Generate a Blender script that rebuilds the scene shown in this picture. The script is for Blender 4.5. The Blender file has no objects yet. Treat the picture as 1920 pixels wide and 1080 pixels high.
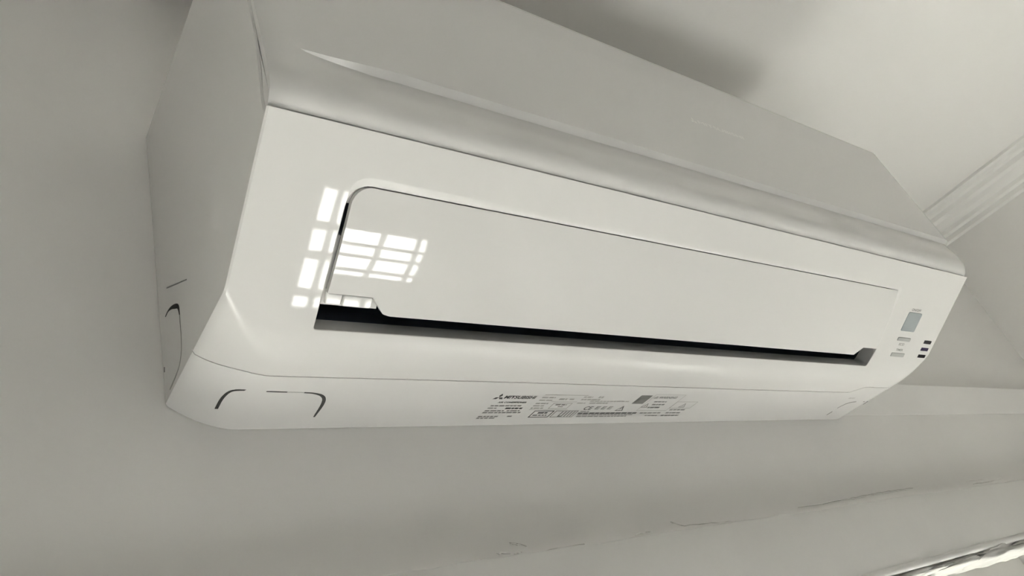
import bpy, bmesh, math, random
from mathutils import Vector, Matrix, noise

random.seed(7)
scene = bpy.context.scene
COL = scene.collection

# ---------------------------------------------------------------- camera
# world: X along the wall with the unit, Y into that wall (wall face at y = 0), Z up,
# z = 0 is the underside of the air conditioner, the floor lies at z = FLOOR_Z
CAM_POS = (-0.13085, -0.47408, -0.25052)
CAM_AX = ((0.78971, 0.09594, 0.60593), (-0.53412, 0.59340, 0.60216), (-0.30179, -0.79917, 0.51985))
FOCAL_PX = 1419.87
cam_d = bpy.data.cameras.new('camera')
cam = bpy.data.objects.new('camera', cam_d)
COL.objects.link(cam)
rot = Matrix([[r[0], -r[1], -r[2]] for r in CAM_AX])
cam.matrix_world = Matrix.Translation(CAM_POS) @ rot.to_4x4()
cam_d.sensor_width = 36.0
cam_d.lens = FOCAL_PX / 1920 * 36
cam_d.clip_start = 0.01
scene.camera = cam

# ---------------------------------------------------------------- light
FLOOR_Z, CEIL_Z = -2.10, 0.497
X_L, X_R, Y_F = -2.6, 1.697, -3.4
WALL_T = 0.15
SKY_STRENGTH = 2.0
SUN_STRENGTH = 72.0
SUN_DIR = Vector((0.245, -1.0, -1.80)).normalized()
scene.view_settings.view_transform = 'Standard'
scene.view_settings.look = 'None'
scene.view_settings.gamma = 1.0
scene.view_settings.use_curve_mapping = False
scene.view_settings.exposure = 0.35
try:
    scene.cycles.use_denoising = True
    scene.cycles.max_bounces = 10
    scene.cycles.diffuse_bounces = 6
    scene.cycles.sample_clamp_indirect = 12.0
except Exception:
    pass

world = bpy.data.worlds.new('sky')
scene.world = world
world.use_nodes = True
bg = world.node_tree.nodes['Background']
bg.inputs[0].default_value = (0.93, 0.97, 1.0, 1)
bg.inputs[1].default_value = SKY_STRENGTH

sun_d = bpy.data.lights.new('sun', 'SUN')
sun_d.energy = SUN_STRENGTH
sun_d.angle = math.radians(0.12)
sun_d.color = (1.0, 0.960, 0.940)
sun = bpy.data.objects.new('sun', sun_d)
COL.objects.link(sun)
sun.rotation_euler = SUN_DIR.to_track_quat('-Z', 'Y').to_euler()
sun.location = (0, 3, 4)

# window openings (x0, x1, z0, z1): the one below the unit and an unseen second one left of it, added for more light
WIN1 = (0.69, 1.263, -1.30, -0.199)
WIN_FILL = (-0.62, -0.02, -1.30, -0.199)


def portal(name, x0, x1, z0, z1, y, sgn):
    d = bpy.data.lights.new(name, 'AREA')
    d.shape = 'RECTANGLE'
    d.size, d.size_y = x1 - x0, z1 - z0
    d.cycles.is_portal = True
    o = bpy.data.objects.new(name, d)
    COL.objects.link(o)
    o.location = ((x0 + x1) / 2, y, (z0 + z1) / 2)
    o.rotation_euler = Vector((0, sgn, 0)).to_track_quat('-Z', 'Z').to_euler()


portal('window_portal', *WIN1, WALL_T + 0.01, -1)
portal('window_portal', *WIN_FILL, WALL_T + 0.01, -1)


# ---------------------------------------------------------------- materials
def mat(name, col, rough=0.5, var=0.0, vscale=6.0, bump=0.0, bscale=300.0, spec=0.5, coat=0.0, bdist=0.001):
    m = bpy.data.materials.new(name)
    m.use_nodes = True
    nt = m.node_tree
    b = nt.nodes['Principled BSDF']
    b.inputs['Base Color'].default_value = (*col, 1)
    b.inputs['Roughness'].default_value = rough
    b.inputs['Specular IOR Level'].default_value = spec
    b.inputs['Coat Weight'].default_value = coat
    b.inputs['Coat Roughness'].default_value = 0.05
    tc = nt.nodes.new('ShaderNodeTexCoord')
    if var > 0:
        n = nt.nodes.new('ShaderNodeTexNoise')
        n.inputs['Scale'].default_value = vscale
        n.inputs['Detail'].default_value = 5
        r = nt.nodes.new('ShaderNodeValToRGB')
        r.color_ramp.elements[0].position = 0.3
        r.color_ramp.elements[1].position = 0.7
        r.color_ramp.elements[0].color = (*[c * (1 - var) for c in col], 1)
        r.color_ramp.elements[1].color = (*[min(1, c * (1 + var * 0.5)) for c in col], 1)
        nt.links.new(tc.outputs['Object'], n.inputs['Vector'])
        nt.links.new(n.outputs['Fac'], r.inputs['Fac'])
        nt.links.new(r.outputs['Color'], b.inputs['Base Color'])
    if bump > 0:
        n2 = nt.nodes.new('ShaderNodeTexNoise')
        n2.inputs['Scale'].default_value = bscale
        n2.inputs['Detail'].default_value = 4
        bp = nt.nodes.new('ShaderNodeBump')
        bp.inputs['Strength'].default_value = bump
        bp.inputs['Distance'].default_value = bdist
        nt.links.new(tc.outputs['Object'], n2.inputs['Vector'])
        nt.links.new(n2.outputs['Fac'], bp.inputs['Height'])
        nt.links.new(bp.outputs['Normal'], b.inputs['Normal'])
    return m


M_WALL = mat('wall_paint', (0.86, 0.848, 0.828), 0.65, var=0.03, vscale=3, bump=0.25, bscale=35, bdist=0.0012)
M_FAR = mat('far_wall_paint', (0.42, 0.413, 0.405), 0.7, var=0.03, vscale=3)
M_WALL_R_LIT = mat('side_wall_lit_paint', (0.88, 0.865, 0.84), 0.65, var=0.02, vscale=3)  # lightened copy of the wall paint, standing in for more light on this wall
M_CEIL = mat('ceiling_paint', (0.88, 0.87, 0.845), 0.8, var=0.02, vscale=2)
M_TRIM = mat('trim_paint', (0.80, 0.79, 0.77), 0.55, var=0.03, vscale=9, bump=0.2, bscale=60)
M_FLAKE = mat('loose_paint', (0.66, 0.64, 0.58), 0.7, var=0.1, vscale=120)
M_CRACK = mat('crack_dirt', (0.66, 0.645, 0.62), 0.9, var=0.2, vscale=90)
M_PLASTER = mat('rough_plaster', (0.62, 0.61, 0.585), 0.9, var=0.08, vscale=45, bump=0.3, bscale=70, bdist=0.002)
M_FLOOR = mat('floor_screed', (0.80, 0.795, 0.785), 0.6, var=0.04, vscale=4)
M_WOOD = mat('painted_frame', (0.78, 0.77, 0.74), 0.4, var=0.03, vscale=14)
M_RUST = mat('rusty_bar', (0.16, 0.11, 0.08), 0.7, var=0.3, vscale=80)
M_GROUND = mat('outside_ground', (0.10, 0.10, 0.085), 0.9, var=0.2, vscale=0.6)
M_AC = mat('gloss_white_plastic', (0.745, 0.735, 0.72), 0.03, var=0.01, vscale=5, spec=0.5)
M_PANEL = mat('satin_white_plastic', (0.75, 0.74, 0.728), 0.22, var=0.01, vscale=5, spec=0.5)
M_CASE = mat('casing_white_plastic', (0.745, 0.735, 0.72), 0.24, var=0.01, vscale=5)
M_SIDE = mat('matt_white_plastic', (0.72, 0.71, 0.69), 0.45, var=0.015, vscale=6)
M_DARK = mat('dark_outlet', (0.060, 0.078, 0.105), 0.35, var=0.2, vscale=40)
M_GREY = mat('button_grey', (0.34, 0.375, 0.385), 0.5, var=0.04, vscale=60)
M_GREY2 = mat('button_pale_grey', (0.40, 0.405, 0.395), 0.5, var=0.04, vscale=60)
M_LED = mat('lens_dark', (0.018, 0.015, 0.02), 0.5, var=0.2, vscale=80, spec=0.15)
M_LEDP = mat('lens_violet', (0.03, 0.018, 0.07), 0.5, var=0.2, vscale=80, spec=0.15)
M_INK = mat('ink_dark', (0.06, 0.06, 0.058), 0.5, var=0.1, vscale=200)
M_INK2 = mat('ink_grey', (0.19, 0.19, 0.18), 0.5, var=0.1, vscale=200)
M_INK3 = mat('ink_pale', (0.34, 0.335, 0.315), 0.5, var=0.05, vscale=200)
M_FAINT = mat('faint_line', (0.56, 0.555, 0.54), 0.5, var=0.05, vscale=200)
M_LOGO = mat('ink_silver', (0.66, 0.65, 0.62), 0.35, var=0.05, vscale=200)
M_SLOT = mat('slot_gap', (0.05, 0.05, 0.048), 0.8, var=0.2, vscale=90)
M_GLASS = bpy.data.materials.new('window_glass')
M_GLASS.use_nodes = True
_nt = M_GLASS.node_tree
_nt.nodes.remove(_nt.nodes['Principled BSDF'])
_t = _nt.nodes.new('ShaderNodeBsdfTransparent')
_g = _nt.nodes.new('ShaderNodeBsdfGlossy')
_g.inputs['Roughness'].default_value = 0.02
_m = _nt.nodes.new('ShaderNodeMixShader')
_t.inputs[0].default_value = (0.95, 0.97, 0.96, 1)
_m.inputs[0].default_value = 0.04
_nt.links.new(_t.outputs[0], _m.inputs[1])
_nt.links.new(_g.outputs[0], _m.inputs[2])
_nt.links.new(_m.outputs[0], _nt.nodes['Material Output'].inputs[0])


# ---------------------------------------------------------------- helpers
def finish(name, bm, m, parent=None, smooth=None, normals=True):
    if normals:
        bmesh.ops.recalc_face_normals(bm, faces=bm.faces)
    me = bpy.data.meshes.new(name)
    bm.to_mesh(me)
    bm.free()
    me.materials.append(m)
    if smooth is not None:
        for p in me.polygons:
            p.use_smooth = True
        me.set_sharp_from_angle(angle=math.radians(smooth))
    o = bpy.data.objects.new(name, me)
    COL.objects.link(o)
    if parent:
        o.parent = parent
    return o


def struct(o, label=None, cat=None):
    o['kind'] = 'structure'
    if label:
        o['label'] = label
    if cat:
        o['category'] = cat
    return o


def box(bm, x0, x1, y0, y1, z0, z1):
    v = [bm.verts.new((x, y, z)) for x in (x0, x1) for y in (y0, y1) for z in (z0, z1)]
    for f in ((0, 1, 3, 2), (4, 6, 7, 5), (0, 4, 5, 1), (2, 3, 7, 6), (0, 2, 6, 4), (1, 5, 7, 3)):
        bm.faces.new([v[i] for i in f])


def bevel_box(bm, x0, x1, y0, y1, z0, z1, w=0.004, seg=2):
    b2 = bmesh.new()
    box(b2, x0, x1, y0, y1, z0, z1)
    bmesh.ops.bevel(b2, geom=b2.edges[:], offset=w, segments=seg, affect='EDGES', profile=0.5)
    me = bpy.data.meshes.new('tmp')
    b2.to_mesh(me)
    b2.free()
    bm.from_mesh(me)
    bpy.data.meshes.remove(me)


def prism_path(bm, prof, fn, stations):
    """loft a closed profile along stations; fn(station, point) -> position"""
    rings = [[bm.verts.new(fn(s, p)) for p in prof] for s in stations]
    n = len(prof)
    for a, b in zip(rings, rings[1:]):
        for i in range(n):
            bm.faces.new((a[i], a[(i + 1) % n], b[(i + 1) % n], b[i]))
    bm.faces.new(rings[0])
    bm.faces.new(list(reversed(rings[-1])))


def lerp(a, b, t):
    return a + (b - a) * t


def clamp01(t):
    return max(0.0, min(1.0, t))


def sstep(t):
    t = clamp01(t)
    return t * t * (3 - 2 * t)


# ---------------------------------------------------------------- room shell
bm = bmesh.new()
box(bm, X_L - WALL_T, X_R + WALL_T, Y_F - WALL_T, WALL_T, FLOOR_Z - 0.15, FLOOR_Z)
struct(finish('floor', bm, M_FLOOR), 'pale screed floor of the room', 'floor')
bm = bmesh.new()
box(bm, X_L - WALL_T, X_R + WALL_T, Y_F - WALL_T, WALL_T, CEIL_Z, CEIL_Z + 0.15)
struct(finish('ceiling', bm, M_CEIL), 'white painted ceiling close above the unit', 'ceiling')
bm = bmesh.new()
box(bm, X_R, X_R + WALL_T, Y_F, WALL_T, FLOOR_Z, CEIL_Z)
struct(finish('wall_right', bm, M_WALL_R_LIT), 'pale painted side wall under the cornice', 'wall')
bm = bmesh.new()
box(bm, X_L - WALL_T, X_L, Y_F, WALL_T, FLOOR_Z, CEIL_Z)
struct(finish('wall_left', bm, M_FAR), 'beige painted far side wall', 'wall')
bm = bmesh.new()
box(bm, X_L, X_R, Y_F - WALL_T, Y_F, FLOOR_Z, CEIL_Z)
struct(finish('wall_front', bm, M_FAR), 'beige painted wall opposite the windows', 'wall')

# wall behind the unit: plaster swells out just above the window-head board
FAS_TOP, FAS_BOT, FAS_Y = -0.1160, -0.1990, -0.016


def wall_y(x, z):
    q = (-0.109 - z) / 0.003                      # filler run along the top of the board
    y = -0.0012 * (q + math.log1p(math.exp(-q)) if q > 0 else math.log1p(math.exp(q)))
    k = clamp01((-0.095 - z) / 0.02)
    if k > 0:
        y += 0.0012 * k * (noise.noise(Vector((x * 26, z * 60, 0.3))) + 0.5 * noise.noise(Vector((x * 90, z * 120, 2.0))))
    y += 0.0012 * noise.noise(Vector((x * 3.2, z * 5, 5.1))) * sstep(-z / 0.03)
    return y


bm = bmesh.new()
xs = [X_L] + [-0.9 + 0.2 * i for i in range(4)] + [-0.2 + 0.008 * i for i in range(int((X_R + 0.2) / 0.008))] + [X_R]
zs = [CEIL_Z, 0.1, 0.02, 0.0, -0.02, -0.04, -0.06, -0.08, -0.086] + [-0.09 - 0.0025 * i for i in range(13)] + [-0.124, FAS_BOT]
grid = [[bm.verts.new((x, wall_y(x, z) if z > -0.1205 else 0.0, z)) for z in zs] for x in xs]
for i in range(len(xs) - 1):
    for j in range(len(zs) - 1):
        bm.faces.new((grid[i][j], grid[i + 1][j], grid[i + 1][j + 1], grid[i][j + 1]))
bt = [[bm.verts.new((x, WALL_T, z)) for z in (CEIL_Z, FAS_BOT)] for x in (X_L, X_R)]
bm.faces.new((bt[0][0], bt[0][1], bt[1][1], bt[1][0]))
bm.faces.new([g[-1] for g in grid] + [bt[1][1], bt[0][1]])
bm.faces.new([g[0] for g in reversed(grid)] + [bt[0][0], bt[1][0]])
bm.faces.new(grid[0] + [bt[0][1], bt[0][0]])
bm.faces.new(list(reversed(grid[-1])) + [bt[1][0], bt[1][1]])
a0, a1, b0, b1 = WIN1
c0, c1 = WIN_FILL[:2]
for u0, u1 in ((X_L, c0), (c1, a0), (a1, X_R)):
    box(bm, u0, u1, 0, WALL_T, FLOOR_Z, FAS_BOT)
for u0, u1 in ((c0, c1), (a0, a1)):
    box(bm, u0, u1, 0, WALL_T, FLOOR_Z, b0)
wall_back = struct(finish('wall_back', bm, M_WALL, smooth=35), 'pale plaster wall that carries the air conditioner', 'wall')

# cornice along the side wall
corn = [(0, 0), (0.075, 0), (0.075, -0.006), (0.066, -0.008), (0.062, -0.014), (0.052, -0.017), (0.048, -0.026),
        (0.036, -0.030), (0.030, -0.038), (0.018, -0.044), (0.016, -0.052), (0.008, -0.056), (0.007, -0.066), (0, -0.070)]
bm = bmesh.new()
prism_path(bm, corn, lambda y, p: (X_R - p[0], y, CEIL_Z + p[1]), [Y_F, -1.5, -0.5, 0.0])
struct(finish('trim_1', bm, M_CEIL, smooth=25), 'stepped plaster cornice between ceiling and side wall', 'cornice')
# sloped strip on the wall beside the unit
bm = bmesh.new()
prism_path(bm, [(0.001, 0.054), (-0.006, 0.054), (-0.011, 0.051), (-0.0006, 0.006), (0.001, 0.0055)],
           lambda x, p: (x, p[0], p[1]), [0.60, 1.0, 1.4, X_R])
struct(finish('trim_2', bm, M_WALL, smooth=30), 'low sloped plaster strip beside the unit', 'wall strip')

# window-head board with a rounded bead along its lower edge
bm = bmesh.new()
fas = [(0.0, FAS_TOP), (-0.0140, FAS_TOP), (-0.0165, FAS_TOP - 0.0012), (-0.0175, FAS_TOP - 0.004), (-0.0165, -0.150), (-0.0155, -0.186)]
for k in range(9):
    a = math.radians(20 + 250 * k / 8)
    fas.append((-0.0142 - 0.0042 * math.sin(a) * 0.8, -0.1930 + 0.0042 * math.cos(a)))
fas.append((0.0, -0.1995))
st = [X_L, -1, -0.3] + [-0.2 + 0.02 * i for i in range(95)] + [X_R]
prism_path(bm, fas, lambda x, p: (x, p[0] + 0.0006 * noise.noise(Vector((x * 4, p[1] * 20, 0))),
                                  p[1] + (0.0016 * noise.noise(Vector((x * 17, 3.3, 0))) + 0.0012 * noise.noise(Vector((x * 60, 9.3, 0)))
                                          if p[1] > -0.13 and p[0] < -0.01 else 0)), st)
head_board = struct(finish('trim_3', bm, M_TRIM, smooth=40), 'painted board above the window with beaded lower edge', 'window head')


# ---------------------------------------------------------------- windows
def window(name, w, y, cols, rows, fw, mw, label):
    x0, x1, z0, z1 = w
    root = bpy.data.objects.new(name, None)
    COL.objects.link(root)
    root.location = ((x0 + x1) / 2, y, z0)
    struct(root, label, 'window')
    off = Vector(root.location)

    def put(nm, m, *b, bev=0.004):
        bm = bmesh.new()
        bevel_box(bm, b[0] - off.x, b[1] - off.x, b[2] - off.y, b[3] - off.y, b[4] - off.z, b[5] - off.z, bev, 1)
        return finish(nm, bm, m, root)
    d = 0.022
    put('window_frame', M_WOOD, x0, x1, y - d, y + d, z1 - fw, z1)
    put('window_frame', M_WOOD, x0, x1, y - d, y + d, z0, z0 + fw)
    put('window_frame', M_WOOD, x0, x0 + fw, y - d, y + d, z0 + fw, z1 - fw)
    put('window_frame', M_WOOD, x1 - fw, x1, y - d, y + d, z0 + fw, z1 - fw)
    gx0, gx1, gz0, gz1 = x0 + fw, x1 - fw, z0 + fw, z1 - fw
    for c in cols:
        put('muntin', M_WOOD, c - mw / 2, c + mw / 2, y - 0.012, y + 0.012, gz0, gz1, bev=0.003)
    xb = [gx0] + list(cols) + [gx1]
    zb = [gz0] + [lerp(gz0, gz1, r) for r in rows] + [gz1]
    for z in zb[1:-1]:
        for i in range(len(xb) - 1):
            put('glazing_bar', M_WOOD, xb[i] + (mw / 2 if i else 0), xb[i + 1] - (mw / 2 if i < len(xb) - 2 else 0),
                y - 0.012, y + 0.012, z - mw / 2, z + mw / 2, bev=0.003)
    for i in range(len(xb) - 1):
        for j in range(len(zb) - 1):
            bm = bmesh.new()
            q = mw / 2
            box(bm, xb[i] + (q if i else 0) - off.x, xb[i + 1] - (q if i < len(xb) - 2 else 0) - off.x, -0.0015, 0.0015,
                zb[j] + (q if j else 0) - off.z, zb[j + 1] - (q if j < len(zb) - 2 else 0) - off.z)
            finish('pane', bm, M_GLASS, root)
    return root


window('window_1', WIN1, 0.09, [0.808, 1.013, 1.173], [0.207, 0.457, 0.662, 0.95], 0.05, 0.022, 'white window with small panes below the unit')
window('window_fill', WIN_FILL, 0.09, [-0.32], [0.24, 0.5, 0.76], 0.05, 0.022, 'unseen second white window, added to let in more sunlight')

# ground outside
bm = bmesh.new()
if True:
    box(bm, -30, 30, WALL_T + 0.02, 30, FLOOR_Z - 0.6, FLOOR_Z - 0.4)
struct(finish('ground', bm, M_GROUND), 'bare ground outside the windows', 'ground')

# ---------------------------------------------------------------- air conditioner
W = 0.87
AY, AZ = -0.2215, 0.0735
TY, TZ = 0.86057668, -0.50932089          # down the sloped face, towards the wall
NY, NZ = -0.50932089, -0.86057668         # its outward normal
YF, ZT = -0.2315, 0.2862

ac = bpy.data.objects.new('air_conditioner', None)
COL.objects.link(ac)
ac['label'] = 'white wall-mounted split air conditioner with wide air flap and side buttons'
ac['category'] = 'air conditioner'


def face(x, s, h=0.0):
    return Vector((x, AY + TY * s + NY * h, AZ + TZ * s + NZ * h))


def rise(x):
    """how far the underside lifts towards both ends"""
    d = min(x, W - x)
    if d > 0.046:
        return 0.0
    u = 1 - d / 0.046
    return 0.0190 * u ** 1.9


def seam_y(x):
    y = -0.0715 + 0.003 * sstep((x - 0.2) / 0.5)
    y = lerp(y, -0.1050, clamp01((x - 0.752) / 0.053))
    y = lerp(-0.0655, y, sstep(x / 0.03))
    return y


def bend(x):
    """tangent points of the soft bend: (s on the face, y on the underside)"""
    e = rise(x)
    si = (AZ - e) / -TZ
    yi = AY + TY * si
    T = lerp(0.0045, 0.0137, sstep(min(x, W - x) / 0.05))
    return si - T, yi, e, T


STRIP_D = 0.0049
PANEL_ZB = 0.0756


def strip(x):
    k = sstep((x - 0.022) / 0.075)
    k2 = clamp01((x - 0.022) / 0.05) ** 0.6
    return k2, lerp(0.1185, 0.1236, k), lerp(0.1181, 0.1198, k)


def panel_base(z):
    return lerp(YF, -0.2262, clamp01((z - 0.12) / (ZT - 0.12)))


def panel_y(x, z):
    """front surface of the front panel"""
    y = panel_base(z)
    k, zt, zb = strip(x)
    y += STRIP_D * k * clamp01((zt - z) / (zt - zb)) * (1 - 0.72 * sstep((zb - z) / 0.022))
    rec = -0.2208 - YF - STRIP_D * k * 0.28   # the nose is an arc that ends nearly parallel to the sloped face
    ang = math.radians(63)
    r = rec / (1 - math.cos(ang))
    q = PANEL_ZB + r * math.sin(ang) - z
    if q > 0:
        y += r - math.sqrt(max(0.0, r * r - q * q))
    if z > ZT - 0.008:
        u = (z - (ZT - 0.008)) / 0.008
        y += 0.006 * (1 - math.sqrt(max(0, 1 - u * u)))
    d = min(x, W - x)
    if d < 0.014:
        y += 0.0035 * (1 - d / 0.014) ** 2
    return y


END = [0.0, 0.0012, 0.004, 0.008, 0.012, 0.016, 0.02, 0.024, 0.028, 0.032, 0.036, 0.04, 0.043, 0.046, 0.05, 0.06]
MID = [0.08 + 0.03 * i for i in range(22)] + [0.745, 0.752, 0.76, 0.77, 0.78, 0.79, 0.80, 0.805]
XS = END + MID + [W - v for v in reversed(END)]
XS = sorted(set(round(x, 5) for x in XS))
NB = 10


def bend_pts(x):
    sb, yi, e, T = bend(x)
    p0 = face(x, sb)
    p1 = Vector((x, yi, e))
    p2 = Vector((x, yi + T, e))
    out = []
    for k in range(NB + 1):
        t = k / NB
        out.append(p0 * (1 - t) ** 2 + p1 * 2 * t * (1 - t) + p2 * t * t)
    return out


def chamfer(v, x):
    if x < 0.0006 or x > W - 0.0006:
        c = Vector((x, -0.11, 0.14))
        d = (v - c)
        return v - d.normalized() * 0.0010
    return v


# --- casing: sides, top, back, sloped face with the outlet opening, and bend down to the lower seam
bm = bmesh.new()
rings = []
for x in XS:
    e = rise(x)
    ys = seam_y(x)
    low = bend_pts(x)
    prof = list(low)
    ylast = low[-1].y
    yy = max(ylast + 0.002, ys)
    prof += [Vector((x, lerp(ylast, yy, k / 4), e)) for k in (1, 2, 3, 4)]
    prof += [Vector((x, yy, e + 0.0016)), Vector((x, -0.0005, e + 0.0016)), Vector((x, -0.0005, 0.276)), Vector((x, -0.19, 0.276)),
             Vector((x, YF + 0.0075, 0.279)), Vector((x, YF + 0.0075, 0.13)), Vector((x, YF + 0.0098, 0.112)), Vector((x, -0.2168, 0.0830)),
             Vector((x, -0.2168, AZ + 0.001)), face(x, 0.0)]
    rings.append([bm.verts.new(chamfer(v, x)) for v in prof])
n = len(rings[0])
for a, b in zip(rings, rings[1:]):
    for i in range(n - 1):
        bm.faces.new((a[i], a[i + 1], b[i + 1], b[i]))
bm.faces.new(rings[0])
bm.faces.new(list(reversed(rings[-1])))
top_edge = [r[-1].co.copy() for r in rings[1:-1]]
bot_edge = [r[0].co.copy() for r in rings[1:-1]]
for a, b in ((rings[0], rings[1]), (rings[-2], rings[-1])):
    bm.faces.new((a[-1], a[0], b[0], b[-1]))


def round_poly(pts, seg=8):
    out = []
    m = len(pts)
    for i in range(m):
        x, y, r = pts[i]
        p = Vector((x, y))
        a = Vector(pts[i - 1][:2]) - p
        b = Vector(pts[(i + 1) % m][:2]) - p
        if r <= 0:
            out.append(p)
            continue
        a.normalize()
        b.normalize()
        ang = a.angle(b)
        t = r / math.tan(ang / 2)
        c = p + (a + b).normalized() * (r / math.sin(ang / 2))
        s, e2 = p + a * t - c, p + b * t - c
        a0 = math.atan2(s.y, s.x)
        d = math.atan2(e2.y, e2.x) - a0
        while d > math.pi:
            d -= 2 * math.pi
        while d < -math.pi:
            d += 2 * math.pi
        for k in range(seg + 1):
            out.append(c + r * Vector((math.cos(a0 + d * k / seg), math.sin(a0 + d * k / seg))))
    return out


def offset_poly(poly, d):
    """d > 0 grows a polygon"""
    m = len(poly)
    area = sum(poly[i].x * poly[(i + 1) % m].y - poly[(i + 1) % m].x * poly[i].y for i in range(m))
    sg = 1 if area > 0 else -1
    out = []
    for i in range(m):
        e1 = (poly[i] - poly[i - 1])
        e2 = (poly[(i + 1) % m] - poly[i])
        if e1.length < 1e-7:
            e1 = e2
        if e2.length < 1e-7:
            e2 = e1
        n1 = Vector((e1.y, -e1.x)).normalized() * sg
        n2 = Vector((e2.y, -e2.x)).normalized() * sg
        nn = (n1 + n2)
        nn = nn / max(0.3, nn.length_squared / 2)
        out.append(poly[i] + nn * d)
    return out


HOLE = round_poly([(0.0575, 0.0325, 0.014), (0.7256, 0.0326, 0.003), (0.7370, 0.1030, 0.02), (0.7318, 0.1268, 0.004), (0.0580, 0.1268, 0.0015)])
RR = 0.0007


def rim_offset(k):
    big, small = offset_poly(HOLE, 0.0056 * k), offset_poly(HOLE, RR * k)
    return [b.lerp(q, sstep((h.y - 0.0335) / 0.010)) for b, q, h in zip(big, small, HOLE)]


hole_rings = []
for k in range(6):
    a = math.pi / 2 * k / 5
    hole_rings.append([(p.x, p.y, -0.0018 * (1 - math.cos(a)) * (1 if p.y < 0.04 else 0.4)) for p in rim_offset(1 - math.sin(a))])
hole_rings.append([(p.x, p.y, -0.016) for p in HOLE])
hv = [[bm.verts.new(face(*p)) for p in ring] for ring in hole_rings]
m = len(HOLE)
for a, b in zip(hv, hv[1:]):
    for i in range(m):
        bm.faces.new((a[i], a[(i + 1) % m], b[(i + 1) % m], b[i]))
casing = finish('casing', bm, M_CASE, ac, smooth=28)

# flat field of the sloped face around the opening (same casing part, own facets)
bm = bmesh.new()
ov = [bm.verts.new(v) for v in top_edge] + [bm.verts.new(v) for v in reversed(bot_edge)]
iv = [bm.verts.new(face(*p)) for p in hole_rings[0]]
ed = [bm.edges.new((ov[i], ov[(i + 1) % len(ov)])) for i in range(len(ov))]
ed += [bm.edges.new((iv[i], iv[(i + 1) % len(iv)])) for i in range(len(iv))]
bmesh.ops.triangle_fill(bm, use_beauty=True, use_dissolve=False, edges=ed, normal=Vector((0, NY, NZ)))
for f in bm.faces:
    f.normal_update()
    if f.normal.z > 0:
        f.normal_flip()
finish('outlet_surround', bm, M_AC, ac, normals=False)

# --- dark outlet behind the flap
bm = bmesh.new()
inner = [(p.x, p.y) for p in HOLE]
a = [bm.verts.new(face(x, s, -0.016)) for x, s in inner]
b = [bm.verts.new(face(x, s, -0.055)) for x, s in inner]
for i in range(m):
    bm.faces.new((a[i], a[(i + 1) % m], b[(i + 1) % m], b[i]))
bm.faces.new(b)
finish('air_outlet', bm, M_DARK, ac)
# vertical vanes deep in the outlet
for k in range(11):
    bm = bmesh.new()
    xv = 0.085 + k * 0.062
    vs = [face(xv + dx, s, h) for dx in (0, 0.002) for s, h in ((0.040, -0.050), (0.118, -0.050), (0.122, -0.030), (0.045, -0.030))]
    vv = [bm.verts.new(v) for v in vs]
    for f in ((0, 1, 2, 3), (7, 6, 5, 4), (0, 4, 5, 1), (1, 5, 6, 2), (2, 6, 7, 3), (3, 7, 4, 0)):
        bm.faces.new([vv[i] for i in f])
    finish('vane', bm, M_DARK, ac)


# --- air flap
def flap_l(s):
    r, x0, s0 = 0.012, 0.0607, 0.0330
    if s < s0 + r:
        return x0 + r - math.sqrt(max(0, r * r - (s0 + r - s) ** 2))
    if s < 0.10215:
        return x0
    if s < 0.113:
        t = (s - 0.10215) / (0.113 - 0.10215)
        return lerp(0.0915, 0.1015, t)
    return 0.1015 + 0.006 * ((s - 0.113) / 0.0015) ** 1.5


def flap_r(s):
    r, s0 = 0.003, 0.0330
    x1 = lerp(0.7245, 0.7355, (s - s0) / 0.070)
    if s < s0 + r:
        return x1 - r + math.sqrt(max(0, r * r - (s0 + r - s) ** 2))
    if s < 0.1045:
        return x1
    t = (s - 0.1046) / 0.0099
    return lerp(0.7060, 0.6940, t)


rows = [0.0330, 0.0331, 0.0334, 0.0340, 0.0350, 0.0362, 0.0378, 0.040, 0.0425, 0.0452] + [0.05 + 0.0065 * i for i in range(8)] + \
       [0.1000, 0.1021, 0.1022, 0.1044, 0.1046, 0.107, 0.110, 0.1128, 0.1134, 0.1139, 0.1143, 0.1145]
NC = 24
FLAP_R = 0.48


def flap_h(s):
    return 0.0012 - (s - 0.074) ** 2 / (2 * FLAP_R) * 1.0


bm = bmesh.new()
top, bot = [], []
for s in rows:
    xl, xr = flap_l(s), flap_r(s)
    top.append([bm.verts.new(face(lerp(xl, xr, c / NC), s, flap_h(s))) for c in range(NC + 1)])
    bot.append([bm.verts.new(face(lerp(xl, xr, c / NC), s, flap_h(s) - 0.0034)) for c in range(NC + 1)])
for i in range(len(rows) - 1):
    for c in range(NC):
        bm.faces.new((top[i][c], top[i][c + 1], top[i + 1][c + 1], top[i + 1][c]))
        bm.faces.new((bot[i][c], bot[i + 1][c], bot[i + 1][c + 1], bot[i][c + 1]))
    bm.faces.new((top[i][0], top[i + 1][0], bot[i + 1][0], bot[i][0]))
    bm.faces.new((top[i][NC], bot[i][NC], bot[i + 1][NC], top[i + 1][NC]))
for c in range(NC):
    bm.faces.new((top[0][c], bot[0][c], bot[0][c + 1], top[0][c + 1]))
    bm.faces.new((top[-1][c], top[-1][c + 1], bot[-1][c + 1], bot[-1][c]))
flap = finish('air_flap', bm, M_AC, ac, smooth=30)


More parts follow.
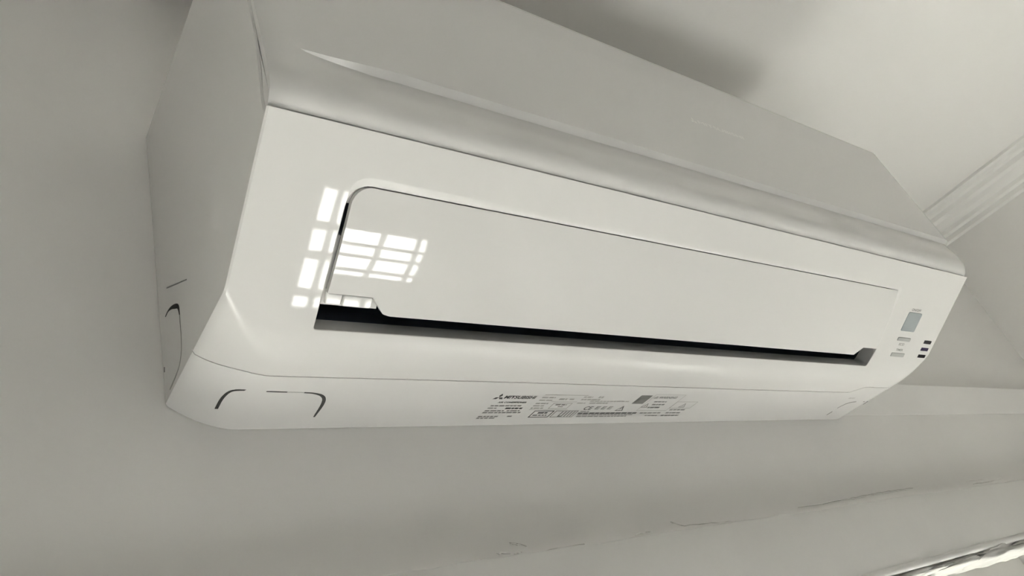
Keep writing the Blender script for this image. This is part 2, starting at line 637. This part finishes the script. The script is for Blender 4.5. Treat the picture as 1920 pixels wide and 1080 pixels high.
def face_plate(name, poly, h0, h1, m, parent=ac, bev=0.0, smooth=None):
    """flat plate lying parallel to the sloped face"""
    bm = bmesh.new()
    lay = [(0.0, h0)] + ([(0.0, h1 - bev), (-bev * 0.3, h1 - bev * 0.3), (-bev, h1)] if bev else [(0.0, h1)])
    rr = [[bm.verts.new(face(p.x, p.y, h)) for p in offset_poly(poly, o)] for o, h in lay]
    k = len(poly)
    for a, b in zip(rr, rr[1:]):
        for i in range(k):
            bm.faces.new((a[i], a[(i + 1) % k], b[(i + 1) % k], b[i]))
    bm.faces.new(rr[0])
    bm.faces.new(rr[-1])
    return finish(name, bm, m, parent, smooth=smooth)


def rect(x0, x1, s0, s1, r=0.0005, seg=4):
    return round_poly([(x0, s0, r), (x1, s0, r), (x1, s1, r), (x0, s1, r)], seg)


# hinge pieces seen under the notch at the end of the flap
face_plate('flap_hinge', round_poly([(0.0612, 0.1010, 0), (0.0640, 0.1036, 0.0006), (0.0730, 0.1040, 0.0006), (0.0730, 0.1112, 0.0006), (0.0630, 0.1112, 0.0006)], 3),
           -0.010, -0.0040, M_AC, bev=0.0008)
face_plate('flap_hinge', rect(0.0738, 0.0945, 0.1040, 0.1118, 0.0018), -0.010, -0.0038, M_AC, bev=0.0010)
face_plate('hinge_rail', rect(0.0585, 0.1000, 0.1010, 0.1128, 0.0004), -0.013, -0.0072, M_SIDE, bev=0.0006)
face_plate('corner_filler', rect(0.0570, 0.0680, 0.0330, 0.0455, 0.0003), -0.013, -0.0045, M_SIDE)
face_plate('end_guide', rect(0.0580, 0.0622, 0.0665, 0.1010, 0.0003), -0.013, -0.0060, M_SIDE)

# --- front panel
zr_top = [ZT - 0.0001, ZT - 0.0006, ZT - 0.0015, ZT - 0.003, ZT - 0.005, ZT - 0.008, 0.24, 0.20, 0.16, 0.14, 0.134]
zr_low = [0.1175, 0.115, 0.1125, 0.110, 0.1075, 0.105, 0.1025, 0.100, 0.0975, 0.0955] + [lerp(0.094, PANEL_ZB, i / 18) for i in range(19)]


def panel_rows(x):
    k, zt, zb = strip(x)
    return zr_top + [zt, lerp(zt, zb, 0.34), lerp(zt, zb, 0.67), zb] + zr_low


px = [0.0012, 0.0025, 0.005, 0.008, 0.012, 0.017, 0.022] + [0.025 + 0.0045 * i for i in range(17)] + [0.105 + 0.04 * i for i in range(19)] + \
     [W - 0.017, W - 0.012, W - 0.008, W - 0.005, W - 0.0025, W - 0.0012]
bm = bmesh.new()
fr = [[bm.verts.new((x, panel_y(x, z), z)) for z in panel_rows(x)] for x in px]
zr = panel_rows(0.2)
for i in range(len(px) - 1):
    for j in range(len(zr) - 1):
        bm.faces.new((fr[i][j], fr[i + 1][j], fr[i + 1][j + 1], fr[i][j + 1]))
bk = []
for x in px:
    bk.append([bm.verts.new((x, YF + 0.0074, ZT)), bm.verts.new((x, YF + 0.0074, 0.13)),
               bm.verts.new((x, YF + 0.0100, 0.105)), bm.verts.new((x, -0.2172, 0.0850)), bm.verts.new((x, -0.2172, PANEL_ZB))])
for i in range(len(px) - 1):
    for j in range(4):
        bm.faces.new((bk[i][j], bk[i][j + 1], bk[i + 1][j + 1], bk[i + 1][j]))
    bm.faces.new((fr[i][0], bk[i][0], bk[i + 1][0], fr[i + 1][0]))
    bm.faces.new((fr[i][-1], fr[i + 1][-1], bk[i + 1][-1], bk[i][-1]))
bm.faces.new(fr[0] + list(reversed(bk[0])))
bm.faces.new(list(reversed(fr[-1])) + bk[-1])
finish('front_panel', bm, M_PANEL, ac, smooth=18)

# --- bottom panel behind the lower seam
bm = bmesh.new()
rg = []
for x in XS:
    e = rise(x)
    ylow = bend(x)[1] + bend(x)[3]
    y0 = max(seam_y(x), ylow + 0.002) + 0.0009
    ys = [lerp(y0, -0.0006, k / 6) for k in range(7)]
    pr = [Vector((x, y0 + 0.0003, e + 0.0016))] + [Vector((x, y, e)) for y in ys] + [Vector((x, -0.0006, e + 0.0016))]
    rg.append([bm.verts.new(chamfer(v, x)) for v in pr])
k = len(rg[0])
for a, b in zip(rg, rg[1:]):
    for i in range(k):
        bm.faces.new((a[i], a[(i + 1) % k], b[(i + 1) % k], b[i]))
bm.faces.new(rg[0])
bm.faces.new(list(reversed(rg[-1])))
bottom = finish('bottom_panel', bm, M_PANEL, ac, smooth=28)


# --- thin slots of the knock-outs
def slot(name, pts, widths, nrm, m=M_SLOT, parent=ac, th=0.00025):
    """ribbon of varying width lying on a surface with normal nrm"""
    bm = bmesh.new()
    nrm = Vector(nrm).normalized()
    P = [Vector(p) for p in pts]
    # smooth the path
    for _ in range(2):
        Q, Wd = [P[0]], [widths[0]]
        for i in range(len(P) - 1):
            Q += [P[i] * 0.75 + P[i + 1] * 0.25, P[i] * 0.25 + P[i + 1] * 0.75]
            Wd += [lerp(widths[i], widths[i + 1], 0.25), lerp(widths[i], widths[i + 1], 0.75)]
        Q.append(P[-1])
        Wd.append(widths[-1])
        P, widths = Q, Wd
    rr = []
    for i, p in enumerate(P):
        d = (P[min(i + 1, len(P) - 1)] - P[max(i - 1, 0)]).normalized()
        s = d.cross(nrm).normalized() * widths[i] / 2
        rr.append([bm.verts.new(p + s + nrm * th), bm.verts.new(p - s + nrm * th), bm.verts.new(p - s - nrm * th), bm.verts.new(p + s - nrm * th)])
    for a, b in zip(rr, rr[1:]):
        for i in range(4):
            bm.faces.new((a[i], a[(i + 1) % 4], b[(i + 1) % 4], b[i]))
    bm.faces.new(rr[0])
    bm.faces.new(list(reversed(rr[-1])))
    return finish(name, bm, m, parent)


def on_bottom(x, y):
    return (x, y, rise(x))


slot('knockout_slot', [on_bottom(*p) for p in ((0.0255, -0.0225), (0.0250, -0.036), (0.0270, -0.047), (0.0345, -0.0518), (0.0500, -0.0522), (0.062, -0.0518))],
     [0.0026, 0.0024, 0.0020, 0.0015, 0.0011, 0.0007], (0, 0, -1))
slot('knockout_slot', [on_bottom(*p) for p in ((0.074, -0.0514), (0.081, -0.0510), (0.0895, -0.0475), (0.0935, -0.0385), (0.0942, -0.0180))],
     [0.0009, 0.0011, 0.0024, 0.0026, 0.0012], (0, 0, -1))
slot('knockout_slot', [on_bottom(*p) for p in ((0.062, -0.0518), (0.068, -0.0517), (0.074, -0.0514))], [0.0004, 0.0004, 0.0004], (0, 0, -1), M_FAINT)
slot('knockout_slot', [on_bottom(*p) for p in ((0.7829, -0.0128), (0.7832, -0.0215))], [0.0012, 0.0009], (0, 0, -1), M_INK2)
slot('knockout_slot', [on_bottom(*p) for p in ((0.7825, -0.030), (0.7840, -0.0380), (0.7900, -0.0440), (0.8022, -0.0466))], [0.0007, 0.0008, 0.0010, 0.0012], (0, 0, -1), M_INK2)
slot('knockout_slot', [on_bottom(*p) for p in ((0.8200, -0.0468), (0.8330, -0.0465), (0.8365, -0.0420), (0.8360, -0.037))], [0.0009, 0.0018, 0.0020, 0.0006], (0, 0, -1))
SX = -0.0001
slot('side_knockout_slot', [(SX, y, z) for y, z in ((-0.0165, 0.0800), (-0.0225, 0.0803), (-0.0310, 0.0775), (-0.0400, 0.0722), (-0.0462, 0.0680), (-0.0472, 0.0600))],
     [0.0006, 0.0008, 0.0022, 0.0036, 0.0030, 0.0006], (-1, 0, 0))
slot('side_knockout_slot', [(SX, y, z) for y, z in ((-0.0472, 0.0600), (-0.0466, 0.0400), (-0.0427, 0.0300), (-0.0349, 0.0252), (-0.0136, 0.0235))],
     [0.0005, 0.0004, 0.0005, 0.0008, 0.0010], (-1, 0, 0), M_INK3)
slot('side_slit', [(SX, y, z) for y, z in ((-0.0245, 0.0990), (-0.045, 0.087), (-0.0676, 0.0739))], [0.0008, 0.0008, 0.0006], (-1, 0, 0), M_INK2)
slot('side_slit', [(SX, y, z) for y, z in ((-0.0048, 0.0460), (-0.0042, 0.0425))], [0.0010, 0.0010], (-1, 0, 0), M_INK2)

slot('knockout_slot', [on_bottom(W - 0.0020, y) for y in (-0.012, -0.030, -0.046, -0.058)], [0.0014, 0.0018, 0.0012, 0.0005], (0.5, 0, -0.8))
# --- buttons and indicator lamps on the sloped face
face_plate('on_off_button', rect(0.7700, 0.8025, 0.0548, 0.0790, 0.0022), -0.001, 0.0008, M_GREY, bev=0.0005)['label'] = 'large grey push button'
face_plate('small_button', rect(0.7725, 0.8040, 0.0870, 0.0917, 0.0018), -0.001, 0.0007, M_GREY2, bev=0.0004)['label'] = 'small grey bar-shaped button'
face_plate('small_button', rect(0.7745, 0.8065, 0.1072, 0.1122, 0.0010), -0.001, 0.0007, M_GREY2, bev=0.0004)['label'] = 'small grey bar-shaped button'
for k, (s, mm) in enumerate(((0.0897, M_LED), (0.0993, M_LEDP), (0.1088, M_LED))):
    fr_ = face_plate('indicator_lens', rect(0.8405 + 0.001 * k, 0.8590 + 0.001 * k, s - 0.0021, s + 0.0021, 0.0004), -0.001, 0.0004, mm)
    fr_['label'] = 'small dark indicator lens'


# --- lettering and print
def text_obj(name, body, size, place, m, parent=ac, ex=0.00008, bold=0.0, width=None, align='LEFT'):
    cu = bpy.data.curves.new('txt', 'FONT')
    cu.body = body
    cu.size = 1.0
    cu.extrude = 0.0
    cu.offset = bold
    cu.align_x = align
    to = bpy.data.objects.new('txt', cu)
    COL.objects.link(to)
    dg = bpy.context.evaluated_depsgraph_get()
    me = bpy.data.meshes.new_from_object(to.evaluated_get(dg))
    bpy.data.objects.remove(to)
    bpy.data.curves.remove(cu)
    xsz = [v.co.x for v in me.vertices]
    kx = size if width is None else width / (max(xsz) - min(xsz))
    x0 = min(xsz) if align == 'LEFT' else 0
    for v in me.vertices:
        v.co = place((v.co.x - x0) * kx, v.co.y * size)
    me.name = name
    me.materials.clear()
    me.materials.append(m)
    o = bpy.data.objects.new(name, me)
    COL.objects.link(o)
    o.parent = parent
    return o


PZ = -0.00015


def at_bottom(x0, y0):
    return lambda u, v: Vector((x0 + u, y0 - v, PZ))


def at_face(x0, s0, h=0.00015):
    return lambda u, v: face(x0 + u, s0 - v, h)


text_obj('button_lettering', 'ON/OFF', 0.0042, at_face(0.7735, 0.0530), M_INK2, width=0.0225, bold=0.02)
text_obj('button_lettering', 'ECO', 0.0042, at_face(0.7820, 0.0972), M_INK2, width=0.0125, bold=0.02)
text_obj('button_lettering', 'TIMER', 0.0040, at_face(0.7815, 0.1045), M_INK2, width=0.0165, bold=0.02)
text_obj('panel_lettering', 'MITSUBISHI', 0.0065, lambda u, v: Vector((0.4290 + u, panel_base(0.1935 + v) - 0.0001, 0.1935 + v)), M_LOGO, width=0.071)


def diamonds(name, cx, cy, r, place, m):
    bm = bmesh.new()
    for a in (90, 210, 330):
        d = Vector((math.cos(math.radians(a)), math.sin(math.radians(a))))
        p = Vector((-d.y, d.x))
        q = [Vector((0, 0)), d * r * 0.5 + p * r * 0.289, d * r, d * r * 0.5 - p * r * 0.289]
        vs = [bm.verts.new(place(cx + v.x, cy + v.y)) for v in q]
        bm.faces.new(vs)
    return finish(name, bm, m, ac, normals=False)


diamonds('panel_emblem', 0, 0, 0.0050, lambda u, v: Vector((0.4215 + u, panel_base(0.1948 + v) - 0.0001, 0.1948 + v)), M_LOGO)
diamonds('brand_emblem', 0, 0, 0.0058, at_bottom(0.2400, -0.0480), M_INK)
text_obj('brand_lettering', 'MITSUBISHI', 0.0066, at_bottom(0.2455, -0.0462), M_INK, width=0.0325, bold=0.028)
text_obj('label_lettering', 'AIR CONDITIONER', 0.0034, at_bottom(0.2440, -0.0390), M_INK, width=0.0300, bold=0.03)


def ink_bar(bm, x0, x1, y, h):
    vs = [bm.verts.new((x, yy, PZ)) for x, yy in ((x0, y - h / 2), (x1, y - h / 2), (x1, y + h / 2), (x0, y + h / 2))]
    bm.faces.new(vs)


def print_lines(name, rows, m):
    """unreadably small print: rows of (x0, x1, y, height) broken into word-length dashes"""
    bm = bmesh.new()
    rnd = random.Random(sum(ord(c) for c in name) + len(rows))
    for x0, x1, y, h in rows:
        x = x0
        while x < x1 - 0.0008:
            w = min(rnd.uniform(0.0025, 0.0075), x1 - x)
            ink_bar(bm, x, x + w, y, h * 1.15)
            x += w + rnd.uniform(0.0006, 0.0011)
    return finish(name, bm, m, ac, normals=False)


def frame(name, x0, x1, y0, y1, w, m):
    bm = bmesh.new()
    ink_bar(bm, x0, x1, y0 + w / 2, w)
    ink_bar(bm, x0, x1, y1 - w / 2, w)
    for xa in (x0, x1 - w):
        vs = [bm.verts.new((x, y, PZ)) for x, y in ((xa, y0 + w), (xa + w, y0 + w), (xa + w, y1 - w), (xa, y1 - w))]
        bm.faces.new(vs)
    return finish(name, bm, m, ac, normals=False)


def tri_sign(name, cx, cy, r, m):
    bm = bmesh.new()
    o = [(math.cos(math.radians(a)) * r, math.sin(math.radians(a)) * r) for a in (90, 210, 330)]
    for i in range(3):
        a, b = o[i], o[(i + 1) % 3]
        q = [a, b, (b[0] * 0.66, b[1] * 0.66), (a[0] * 0.66, a[1] * 0.66)]
        bm.faces.new([bm.verts.new((cx + u, cy - v, PZ)) for u, v in q])
    for y0, y1 in ((-0.12, 0.32), (-0.30, -0.20)):
        q = [(-0.07 * r, y0 * r), (0.07 * r, y0 * r), (0.09 * r, y1 * r), (-0.09 * r, y1 * r)]
        bm.faces.new([bm.verts.new((cx + u, cy - v, PZ)) for u, v in q])
    return finish(name, bm, m, ac, normals=False)


print_lines('rating_print', [(0.2400, 0.2720, -0.0345, 0.0016), (0.2395, 0.2500, -0.0305, 0.0014), (0.2392, 0.2590, -0.0262, 0.0016), (0.2620, 0.2760, -0.0262, 0.0016),
                             (0.2390, 0.2790, -0.0230, 0.0018), (0.2385, 0.2590, -0.0165, 0.0018), (0.2690, 0.2740, -0.0165, 0.0018), (0.2385, 0.2580, -0.0136, 0.0018)], M_INK2)
print_lines('model_print', [(0.2580, 0.2760, -0.0302, 0.0022)], M_INK)
print_lines('rating_table', [(0.2850, 0.3000, -0.0485, 0.0018), (0.2850, 0.3010, -0.0440, 0.0016), (0.2850, 0.2990, -0.0385, 0.0018), (0.2850, 0.2970, -0.0345, 0.0018),
                             (0.2850, 0.2990, -0.0305, 0.0018), (0.3060, 0.3150, -0.0460, 0.0022), (0.3180, 0.3240, -0.0460, 0.0018),
                             (0.3320, 0.3430, -0.0500, 0.0018), (0.3500, 0.3560, -0.0500, 0.0026), (0.3320, 0.3560, -0.0458, 0.0020), (0.3450, 0.3950, -0.0430, 0.0014),
                             (0.3470, 0.3700, -0.0395, 0.0020), (0.3320, 0.3420, -0.0395, 0.0014)], M_INK3)
bm = bmesh.new()
ink_bar(bm, 0.2850, 0.3350, -0.0530, 0.0008)
ink_bar(bm, 0.3000, 0.3300, -0.0418, 0.0006)
ink_bar(bm, 0.2850, 0.3300, -0.0278, 0.0006)
finish('table_rules', bm, M_INK3, ac, normals=False)
frame('table_box', 0.3050, 0.3270, -0.0395, -0.0295, 0.0008, M_INK3)
print_lines('box_print', [(0.3090, 0.3220, -0.0365, 0.0018), (0.3140, 0.3200, -0.0330, 0.0012)], M_INK2)
# two instruction pictograms
frame('pictogram_frame', 0.2930, 0.3160, -0.0262, -0.0140, 0.0012, M_INK)
print_lines('pictogram_print', [(0.2990, 0.3100, -0.0222, 0.0022), (0.2960, 0.3120, -0.0180, 0.0014)], M_INK)
frame('pictogram_frame', 0.3180, 0.3450, -0.0262, -0.0140, 0.0009, M_INK2)
bm = bmesh.new()
for xa in (0.3262, 0.3302, 0.3338, 0.3374, 0.3408):
    ink_bar(bm, xa, xa + 0.0014, -0.0200, 0.0095)
ink_bar(bm, 0.3262, 0.3300, -0.0160, 0.0018)
finish('pictogram_bars', bm, M_INK2, ac, normals=False)
# approval marks
text_obj('approval_mark', 'CE', 0.0088, at_bottom(0.3480, -0.0275), M_INK, width=0.0100, bold=0.02)
for xa in (0.3620, 0.3700, 0.3780):
    bm = bmesh.new()
    for i in range(3):
        ink_bar(bm, xa + 0.0002 * i, xa + 0.0048, -0.0332 + 0.0022 * i, 0.0011)
    ink_bar(bm, xa, xa + 0.0012, -0.0310, 0.0056)
    finish('approval_mark', bm, M_INK2, ac, normals=False)
tri_sign('warning_triangle', 0.3960, -0.0285, 0.0062, M_INK)
print_lines('address_print', [(0.3475, 0.4260, -0.0210, 0.0022)], M_INK)
print_lines('address_print', [(0.3490, 0.4220, -0.0180, 0.0014), (0.3500, 0.4160, -0.0150, 0.0016), (0.4300, 0.4600, -0.0210, 0.0016), (0.4420, 0.4600, -0.0155, 0.0014), (0.3480, 0.3600, -0.0245, 0.0014)], M_INK2)
bm = bmesh.new()
ink_bar(bm, 0.4020, 0.4175, -0.0466, 0.0158)
finish('printed_square', bm, M_INK2, ac, normals=False)
frame('warning_frame', 0.4205, 0.4640, -0.0565, -0.0255, 0.0006, M_INK3)
tri_sign('warning_triangle', 0.4255, -0.0505, 0.0030, M_INK2)
text_obj('warning_lettering', 'WARNING', 0.0052, at_bottom(0.4300, -0.0490), M_INK2, width=0.0255, bold=0.028)
tri_sign('warning_triangle', 0.4250, -0.0345, 0.0056, M_INK2)
print_lines('warning_print', [(0.4300, 0.4480, -0.0428, 0.0018), (0.4320, 0.4500, -0.0375, 0.0022), (0.4310, 0.4480, -0.0318, 0.0022)], M_INK2)
frame('notice_frame', 0.4640, 0.4960, -0.0435, -0.0300, 0.0008, M_INK3)
tri_sign('warning_triangle', 0.4800, -0.0350, 0.0056, M_INK2)
print_lines('notice_print', [(0.4680, 0.4920, -0.0270, 0.0020), (0.4680, 0.4900, -0.0210, 0.0020), (0.4660, 0.4930, -0.0155, 0.0022)], M_INK2)
# faint moulded mark near the right knock-out
print_lines('moulded_mark', [(0.7720, 0.7860, -0.0550, 0.0024)], M_INK3)

# ---------------------------------------------------------------- wear on the wall above the window board
def flake(x0, z0, ln, tilt, h, seed):
    rnd = random.Random(seed)
    bm = bmesh.new()
    k = 7
    up, dn = [], []
    for i in range(k):
        t = i / (k - 1)
        x = x0 + ln * t
        z = z0 + tilt * ln * t + rnd.uniform(-0.0006, 0.0006)
        hh = 0.7 * h * (0.25 + math.sin(math.pi * t)) * rnd.uniform(0.7, 1.2)
        y = wall_y(x, z)
        up.append((x, z + hh, wall_y(x, z + hh) - 0.0004))
        dn.append((x, z, y - 0.0010))
    rr = []
    for u, d in zip(up, dn):
        rr.append([bm.verts.new((u[0], u[2], u[1])), bm.verts.new((d[0], d[2], d[1])), bm.verts.new((d[0], d[2] + 0.003, d[1])), bm.verts.new((u[0], u[2] + 0.003, u[1]))])
    for a, b in zip(rr, rr[1:]):
        for i in range(4):
            bm.faces.new((a[i], a[(i + 1) % 4], b[(i + 1) % 4], b[i]))
    bm.faces.new(rr[0])
    bm.faces.new(list(reversed(rr[-1])))
    return finish('paint_flake', bm, M_WALL, wall_back)


for i, (x0, z0, ln, tilt, h) in enumerate(((0.176, -0.1165, 0.050, 0.06, 0.0022), (0.244, -0.1030, 0.010, -0.20, 0.0016), (0.2285, -0.1095, 0.012, -0.1, 0.0020), (0.2440, -0.1112, 0.008, 0.0, 0.0022),
                                      (0.260, -0.1140, 0.058, 0.03, 0.0020), (0.380, -0.1105, 0.020, 0.05, 0.0016), (0.420, -0.1130, 0.012, 0.1, 0.0016),
                                      (0.433, -0.1045, 0.018, -0.22, 0.0020), (0.470, -0.1125, 0.060, 0.02, 0.0018), (0.640, -0.1065, 0.150, 0.012, 0.0013),
                                      (0.800, -0.1045, 0.110, 0.008, 0.0012), (1.075, -0.1040, 0.060, 0.01, 0.0030), (1.150, -0.1085, 0.060, 0.05, 0.0024))):
    flake(x0, z0, ln, tilt, h, i)


def crack(pts, w):
    P = []
    rnd = random.Random(int(pts[0][0] * 1e4))
    for (xa, za), (xb, zb) in zip(pts, pts[1:]):
        k = max(2, int((xb - xa) / 0.006))
        for i in range(k):
            t = i / k
            x, z = lerp(xa, xb, t), lerp(za, zb, t) + rnd.uniform(-0.0005, 0.0005)
            P.append((x, wall_y(x, z) - 0.0003, z))
    slot('crack', P, [0.7 * w * rnd.uniform(0.3, 1.2) for _ in P], (0, -1, 0.2), M_CRACK, wall_back, 0.0004)


crack([(0.170, -0.1178), (0.200, -0.1140), (0.228, -0.1125)], 0.0007)
crack([(0.258, -0.1145), (0.285, -0.1118), (0.325, -0.1112)], 0.0009)
crack([(0.2440, -0.1018), (0.2560, -0.1050), (0.2620, -0.1078)], 0.0007)
crack([(0.432, -0.1030), (0.448, -0.1085), (0.480, -0.1095), (0.530, -0.1115)], 0.0007)
crack([(0.690, -0.1062), (0.760, -0.1040), (0.830, -0.1022), (0.920, -0.1018)], 0.0004)
crack([(1.090, -0.1085), (1.150, -0.1090), (1.190, -0.1060)], 0.0009)
# small plaster nub hanging above the board
bm = bmesh.new()
bmesh.ops.create_icosphere(bm, subdivisions=3, radius=1.0)
for v in bm.verts:
    n1 = 1 + 0.18 * noise.noise(v.co * 1.7)
    c = v.co * n1
    v.co = Vector((0.2110 + c.x * 0.0026, wall_y(0.211, -0.1140) - 0.0015 + c.y * 0.0036, -0.1155 + c.z * 0.0030))
finish('plaster_nub', bm, M_PLASTER, wall_back, smooth=60)

# rough plaster left under the window-head board
for i, (x, y, z, rx, ry, rz) in enumerate(((0.74, 0.034, -0.2000, 0.045, 0.030, 0.0030), (0.845, 0.036, -0.2000, 0.040, 0.030, 0.0034), (0.945, 0.038, -0.2005, 0.045, 0.032, 0.0050),
                                           (1.045, 0.036, -0.2005, 0.045, 0.034, 0.0060), (1.140, 0.036, -0.2005, 0.040, 0.034, 0.0070), (1.225, 0.036, -0.2005, 0.036, 0.034, 0.0060))):
    bm = bmesh.new()
    bmesh.ops.create_icosphere(bm, subdivisions=4, radius=1.0)
    for v in bm.verts:
        k = 1 + 0.30 * noise.noise(v.co * 1.6 + Vector((i * 3.1, 0, 0))) + 0.14 * noise.noise(v.co * 4.5 + Vector((i, 2, 0)))
        f = 1.0 / max(0.35, (abs(v.co.x) ** 4 + abs(v.co.y) ** 4 + abs(v.co.z) ** 4) ** 0.25)
        v.co = Vector((x + v.co.x * 2.1 * rx * k * f, y - 0.016 + v.co.y * ry * k * f, z + 0.001 + v.co.z * 1.7 * rz * k * f))
    finish('plaster_lump', bm, M_PLASTER, wall_back, smooth=70)
bm = bmesh.new()
prism_path(bm, [(math.cos(a) * 0.0026, math.sin(a) * 0.0026) for a in [math.pi * 2 * k / 10 for k in range(10)]],
           lambda x, p: (x, -0.010 + p[0], -0.2065 + p[1] + (x - 1.10) * 0.02 + 0.0008 * noise.noise(Vector((x * 60, 0, 0)))), [1.105 + 0.012 * i for i in range(12)])
finish('rusty_bar', bm, M_RUST, wall_back, smooth=50)

# pieces that sit on a part of the unit belong to that part
OWNER = {'vane': 'air_outlet', 'panel_lettering': 'front_panel', 'panel_emblem': 'front_panel', 'flap_hinge': 'air_flap', 'side_knockout_slot': 'casing', 'side_slit': 'casing'}
for k in ('knockout_slot', 'brand_emblem', 'brand_lettering', 'label_lettering', 'rating_print', 'model_print', 'rating_table', 'table_rules', 'table_box', 'box_print',
          'pictogram_frame', 'pictogram_print', 'pictogram_bars', 'approval_mark', 'warning_triangle', 'address_print', 'printed_square', 'warning_frame', 'warning_lettering',
          'warning_print', 'notice_frame', 'notice_print', 'moulded_mark'):
    OWNER[k] = 'bottom_panel'
for o in list(ac.children):
    base = o.name.split('.')[0]
    if base in OWNER:
        o.parent = bpy.data.objects[OWNER[base]]
